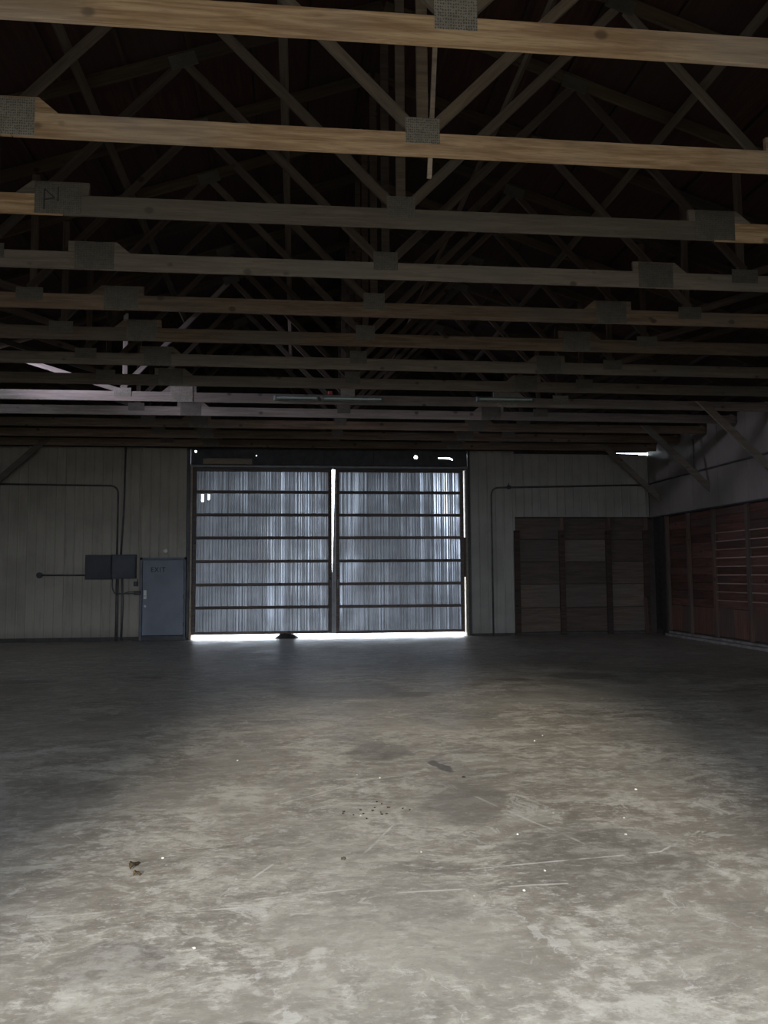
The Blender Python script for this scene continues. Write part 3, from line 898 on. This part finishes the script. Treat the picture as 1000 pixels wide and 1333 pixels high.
def truss(i):
    global PM
    PM = M_PLATE if i in (0, 1, 8) else M_PLATED
    root = empty('roof_truss', (CX, T(i), ZC), NAMES[i], 'roof truss', 'roof trusses')
    mat = M_TIMBERG if i in (2, 3, 6, 7) else M_TIMBER if i in (0, 1) else M_DAYLIT if i in (8, 9) else M_CHORDD
    wmat = M_DAYLIT if i == 8 else M_WEB if i in (0, 1) else M_WEBD if i > 2 else M_WEBM
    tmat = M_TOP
    xs = [-HALF, -3.08, 3.12, HALF]
    if i == 2:
        mats = [M_TIMBER, M_TIMBERG, M_TIMBER]
    else:
        mats = [mat] * 3
    for k, (a, b) in enumerate(zip(xs, xs[1:])):
        wob = random.uniform(-0.012, 0.012)
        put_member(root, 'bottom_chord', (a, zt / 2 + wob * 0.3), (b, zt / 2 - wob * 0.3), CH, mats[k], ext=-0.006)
    def tz(r):
        return zt + (HALF - abs(r)) * PITCH
    for s in (-1, 1):
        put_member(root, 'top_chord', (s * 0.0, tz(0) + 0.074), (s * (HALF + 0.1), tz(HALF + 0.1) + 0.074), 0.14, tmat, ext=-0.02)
        for (a, b) in (((0.09 * s, zt + 0.05), (s * 2.2, tz(2.2))), ((s * 4.22, zt + 0.05), (s * 2.26, tz(2.26))),
                       ((s * 4.16, zt), (s * 4.16, tz(4.16))), ((s * 4.30, zt + 0.03), (s * 6.5, tz(6.5)))):
            d = Vector((b[0] - a[0], b[1] - a[1])).normalized() * 0.05
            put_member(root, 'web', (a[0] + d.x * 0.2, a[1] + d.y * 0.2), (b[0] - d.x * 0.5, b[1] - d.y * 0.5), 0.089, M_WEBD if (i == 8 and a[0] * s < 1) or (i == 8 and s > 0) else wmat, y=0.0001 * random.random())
        # node plates
        link('nail_plate', plate_mesh(0.32, 0.16), root, (s * 4.2, -0.0005, zt - 0.015))
        PM_keep, PM = PM, M_PLATEX
        link('nail_plate', plate_mesh(0.30, 0.16), root, (s * 2.22, -0.0005, tz(2.22) + 0.03), (0, s * ang, 0))
        PM = PM_keep
        fl = (FLIPL if s < 0 else FLIPR)[i]
        o = link('splice_block', splice_mesh(0.5, 0.64, 0.115, mat), root, (s * 3.12 - fl * 0.27, 0.0, zt), None)
        if fl < 0:
            o.scale = (-1, 1, 1)
        link('nail_plate', plate_mesh(0.41, 0.29), root, (s * 3.12, -0.0005, 0.145))
    link('king_post', _king(tz(0) - zt, M_WEBD if i == 8 else wmat), root, (0, 0, zt))
    pl = link('nail_plate', plate_mesh(0.27, 0.21), root, (0.0, -0.0005, zt + 0.015))
    if i == 2:
        bm = bmesh.new()
        for (x0, z0, x1, z1) in ((-0.12, -0.11, -0.12, 0.08), (-0.12, 0.08, -0.03, 0.0), (-0.03, 0.0, -0.12, -0.02), (0.0, -0.03, 0.0, 0.1)):
            tube(bm, [(x0, -0.0055, z0), (x1, -0.0055, z1)], 0.006, 6)
        mesh_obj('stamped_mark', bm, M_INK, root, (-3.12, 0, 0.145))
    return root
def _king(L, mat):
    if 'king' + mat.name not in _cache:
        bm = bevelled(-0.045, 0.045, 0.0, 0.038, 0.02, L, 0.003)
        me = bpy.data.meshes.new('king_post')
        bm.to_mesh(me)
        bm.free()
        me.materials.append(mat)
        _cache['king' + mat.name] = me
    return _cache['king' + mat.name]
for i in range(13):
    truss(i)

M_BRACE = wood('brace_wood', (0.13, 0.10, 0.075), (0.08, 0.06, 0.045), 0.1, axis=1)
# lengthwise bracing boards running along the webs
for rel, z, lab in ((-3.1, 6.50, 'long bracing board high on the left, running lengthwise through the outer truss webs'),
                    (-1.1, 6.30, 'long bracing board just left of the truss centres, running lengthwise'),
                    (1.1, 6.28, 'long bracing board just right of the truss centres, running lengthwise'),
                    (3.1, 6.50, 'long bracing board high on the right, running lengthwise through the outer truss webs')):
    o = mesh_obj('bracing_board', bevelled(-0.045, 0.045, T(0) + 0.1, T(12), -0.019, 0.019), M_BRACE,
                 loc=(CX + rel, 0, z), rot=(0, (0.82 if rel in (-1.1, 3.1) else -0.82) , 0))
    tag(o, lab, 'bracing board', 'lengthwise bracing boards')

# knee braces from the chords down to the side walls
def knee(i, s, lab):
    X1 = CX + s * 7.05
    XW = XR if s > 0 else XL
    a, b = Vector((X1, ZC + 0.18)), Vector((XW - s * 0.005, 3.50))
    d = (b - a)
    n = Vector((-d.y, d.x)).normalized() * 0.07
    if n.y < 0:
        n = -n
    # parallelogram ending plumb against the wall
    pts = [(a.x - s * 0.06, a.y), (b.x, b.y), (b.x, b.y + 0.2), (a.x + s * 0.15, a.y)]
    o = mesh_obj('knee_brace', prism(pts, -0.04, -0.001), M_TIMBERG, loc=(0, T(i), 0))
    tag(o, lab, 'knee brace', 'knee braces')
knee(12, 1, 'right knee brace nearest the far wall, running down above the plywood bays')
knee(10, 1, 'middle knee brace on the upper right wall, its foot fully in view')
knee(8, 1, 'knee brace on the upper right wall closest to the camera, cut by the photo edge')
knee(12, -1, 'only knee brace in view at the left end of the far wall')

# loose lath hanging behind the second truss
bm = bmesh.new()
def seg_box(bm, a, b, w, t):
    a, b = Vector(a), Vector(b)
    d = (b - a).normalized()
    sde = Vector((0, 1, 0)).cross(d).normalized()
    up = Vector((0, 1, 0))
    v = []
    for p in (a, b):
        for sx in (-1, 1):
            for sy in (-1, 1):
                v.append(bm.verts.new(p + sde * sx * w / 2 + up * sy * t / 2))
    for f in ((0, 1, 3, 2), (4, 6, 7, 5), (0, 4, 5, 1), (2, 3, 7, 6), (0, 2, 6, 4), (1, 5, 7, 3)):
        bm.faces.new([v[i] for i in f])
seg_box(bm, (1.035, T(1) + 0.058, 4.72), (1.10, T(1) + 0.058, 5.95), 0.035, 0.036)
tag(mesh_obj('loose_lath', bm, M_PALEWOOD), 'thin pale lath hanging below the chord at the centre of the second truss', 'lath')

# strip fixtures added in place of greenish light patches on the ninth truss
def added_strip_light(xc, L, lab, z=4.965):
    e = empty('added_strip_light', (xc, T(8) - 0.004, z), lab, 'strip light', 'added strip lights on the ninth truss')
    mesh_obj('housing', bevelled(-L / 2, L / 2, -0.05, 0, -0.045, 0.045, 0.006), M_FIXT, e)
    bm = bmesh.new()
    tube(bm, [(-L / 2 + 0.05, -0.07, 0), (L / 2 - 0.05, -0.07, 0)], 0.018, 12)
    mesh_obj('lamp_tube', bm, M_TUBE, e)
    for s in (-1, 1):
        mesh_obj('lamp_holder', bevelled(s * (L / 2 - 0.035) - 0.015, s * (L / 2 - 0.035) + 0.015, -0.09, -0.05, -0.025, 0.025, 0.003), M_FIXT, e)
added_strip_light(0.0, 0.85, 'first short added strip light from the left, for a light patch on the ninth truss chord')
added_strip_light(1.06, 1.2, 'added strip light, for a light patch on the ninth truss chord directly beside the truss centre')
added_strip_light(4.05, 1.15, 'rightmost added strip light, for a light patch on the ninth truss chord', z=5.01)
tag(mesh_obj('red_tag', bevelled(0.60, 0.68, T(8) - 0.02, T(8), 5.06, 5.12), M_RED), 'tiny red tag standing on the ninth truss chord left of its centre', 'tag')

# ---------------------------------------------------------------- debris on the floor
def dry_leaf(name, loc, rz, L, W_, curl, label):
    bm = bmesh.new()
    nx, ny = 9, 5
    g = []
    for i in range(nx):
        t = i / (nx - 1)
        wd = W_ * math.sin(math.pi * (0.06 + 0.9 * t)) ** 0.7 * (1 + 0.15 * math.sin(i * 2.4))
        g.append([bm.verts.new(((j / (ny - 1) - 0.5) * wd, (t - 0.5) * L, 0.004 + curl * abs(j / (ny - 1) - 0.5) ** 1.5 * 2 + 0.012 * math.sin(t * 5))) for j in range(ny)])
    for a, b in zip(g, g[1:]):
        for j in range(ny - 1):
            bm.faces.new((a[j], a[j + 1], b[j + 1], b[j]))
    bmesh.ops.solidify(bm, geom=list(bm.faces), thickness=0.0015)
    o = mesh_obj(name, bm, M_LEAF, loc=loc, rot=(0, 0, rz), smooth=True)
    return tag(o, label, 'leaf')
dry_leaf('dry_leaf', (-0.885, 4.74, 0.004), -0.25, 0.11, 0.045, 0.025, 'larger curled brown dry leaf on the floor at the lower left')
dry_leaf('dry_leaf', (-0.845, 4.60, 0.004), -0.7, 0.05, 0.03, 0.02, 'smaller brown leaf scrap lying just below the larger dry leaf')
def chip(loc, s, mat, name, label, cat, group, seed):
    rr = random.Random(seed)
    bm = bmesh.new()
    bmesh.ops.create_icosphere(bm, subdivisions=1, radius=s)
    for v in bm.verts:
        v.co *= rr.uniform(0.65, 1.25)
        v.co.z = max(v.co.z * 0.5 + s * 0.35, 0)
    o = mesh_obj(name, bm, mat, loc=loc, rot=(0, 0, rr.uniform(0, 6)))
    return tag(o, label, cat, group)
rr = random.Random(3)
for k in range(16):
    chip((rr.gauss(0.53, 0.13), rr.gauss(5.62, 0.07), 0), rr.uniform(0.006, 0.013), M_CHIP, 'bark_chip', 'small dark chip in the loose cluster on the floor mid-photo', 'chip', 'dark chips on the floor', k)
chip((1.32, 6.45, 0), 0.018, M_CHIP, 'bark_chip', 'single dark chip on the floor right of the oval oil stain', 'chip', None, 99)
chip((0.27, 4.72, 0), 0.016, M_CHIP, 'bark_chip', 'single dark chip alone on the floor near the middle of the light patch', 'chip', None, 98)
for k in range(22):
    chip((rr.uniform(-1.8, 2.6), rr.uniform(3.3, 8.5), 0), rr.uniform(0.005, 0.010), M_PEB, 'pebble', 'tiny pale pebble scattered on the lit floor', 'pebble', 'pale pebbles on the floor', 200 + k)
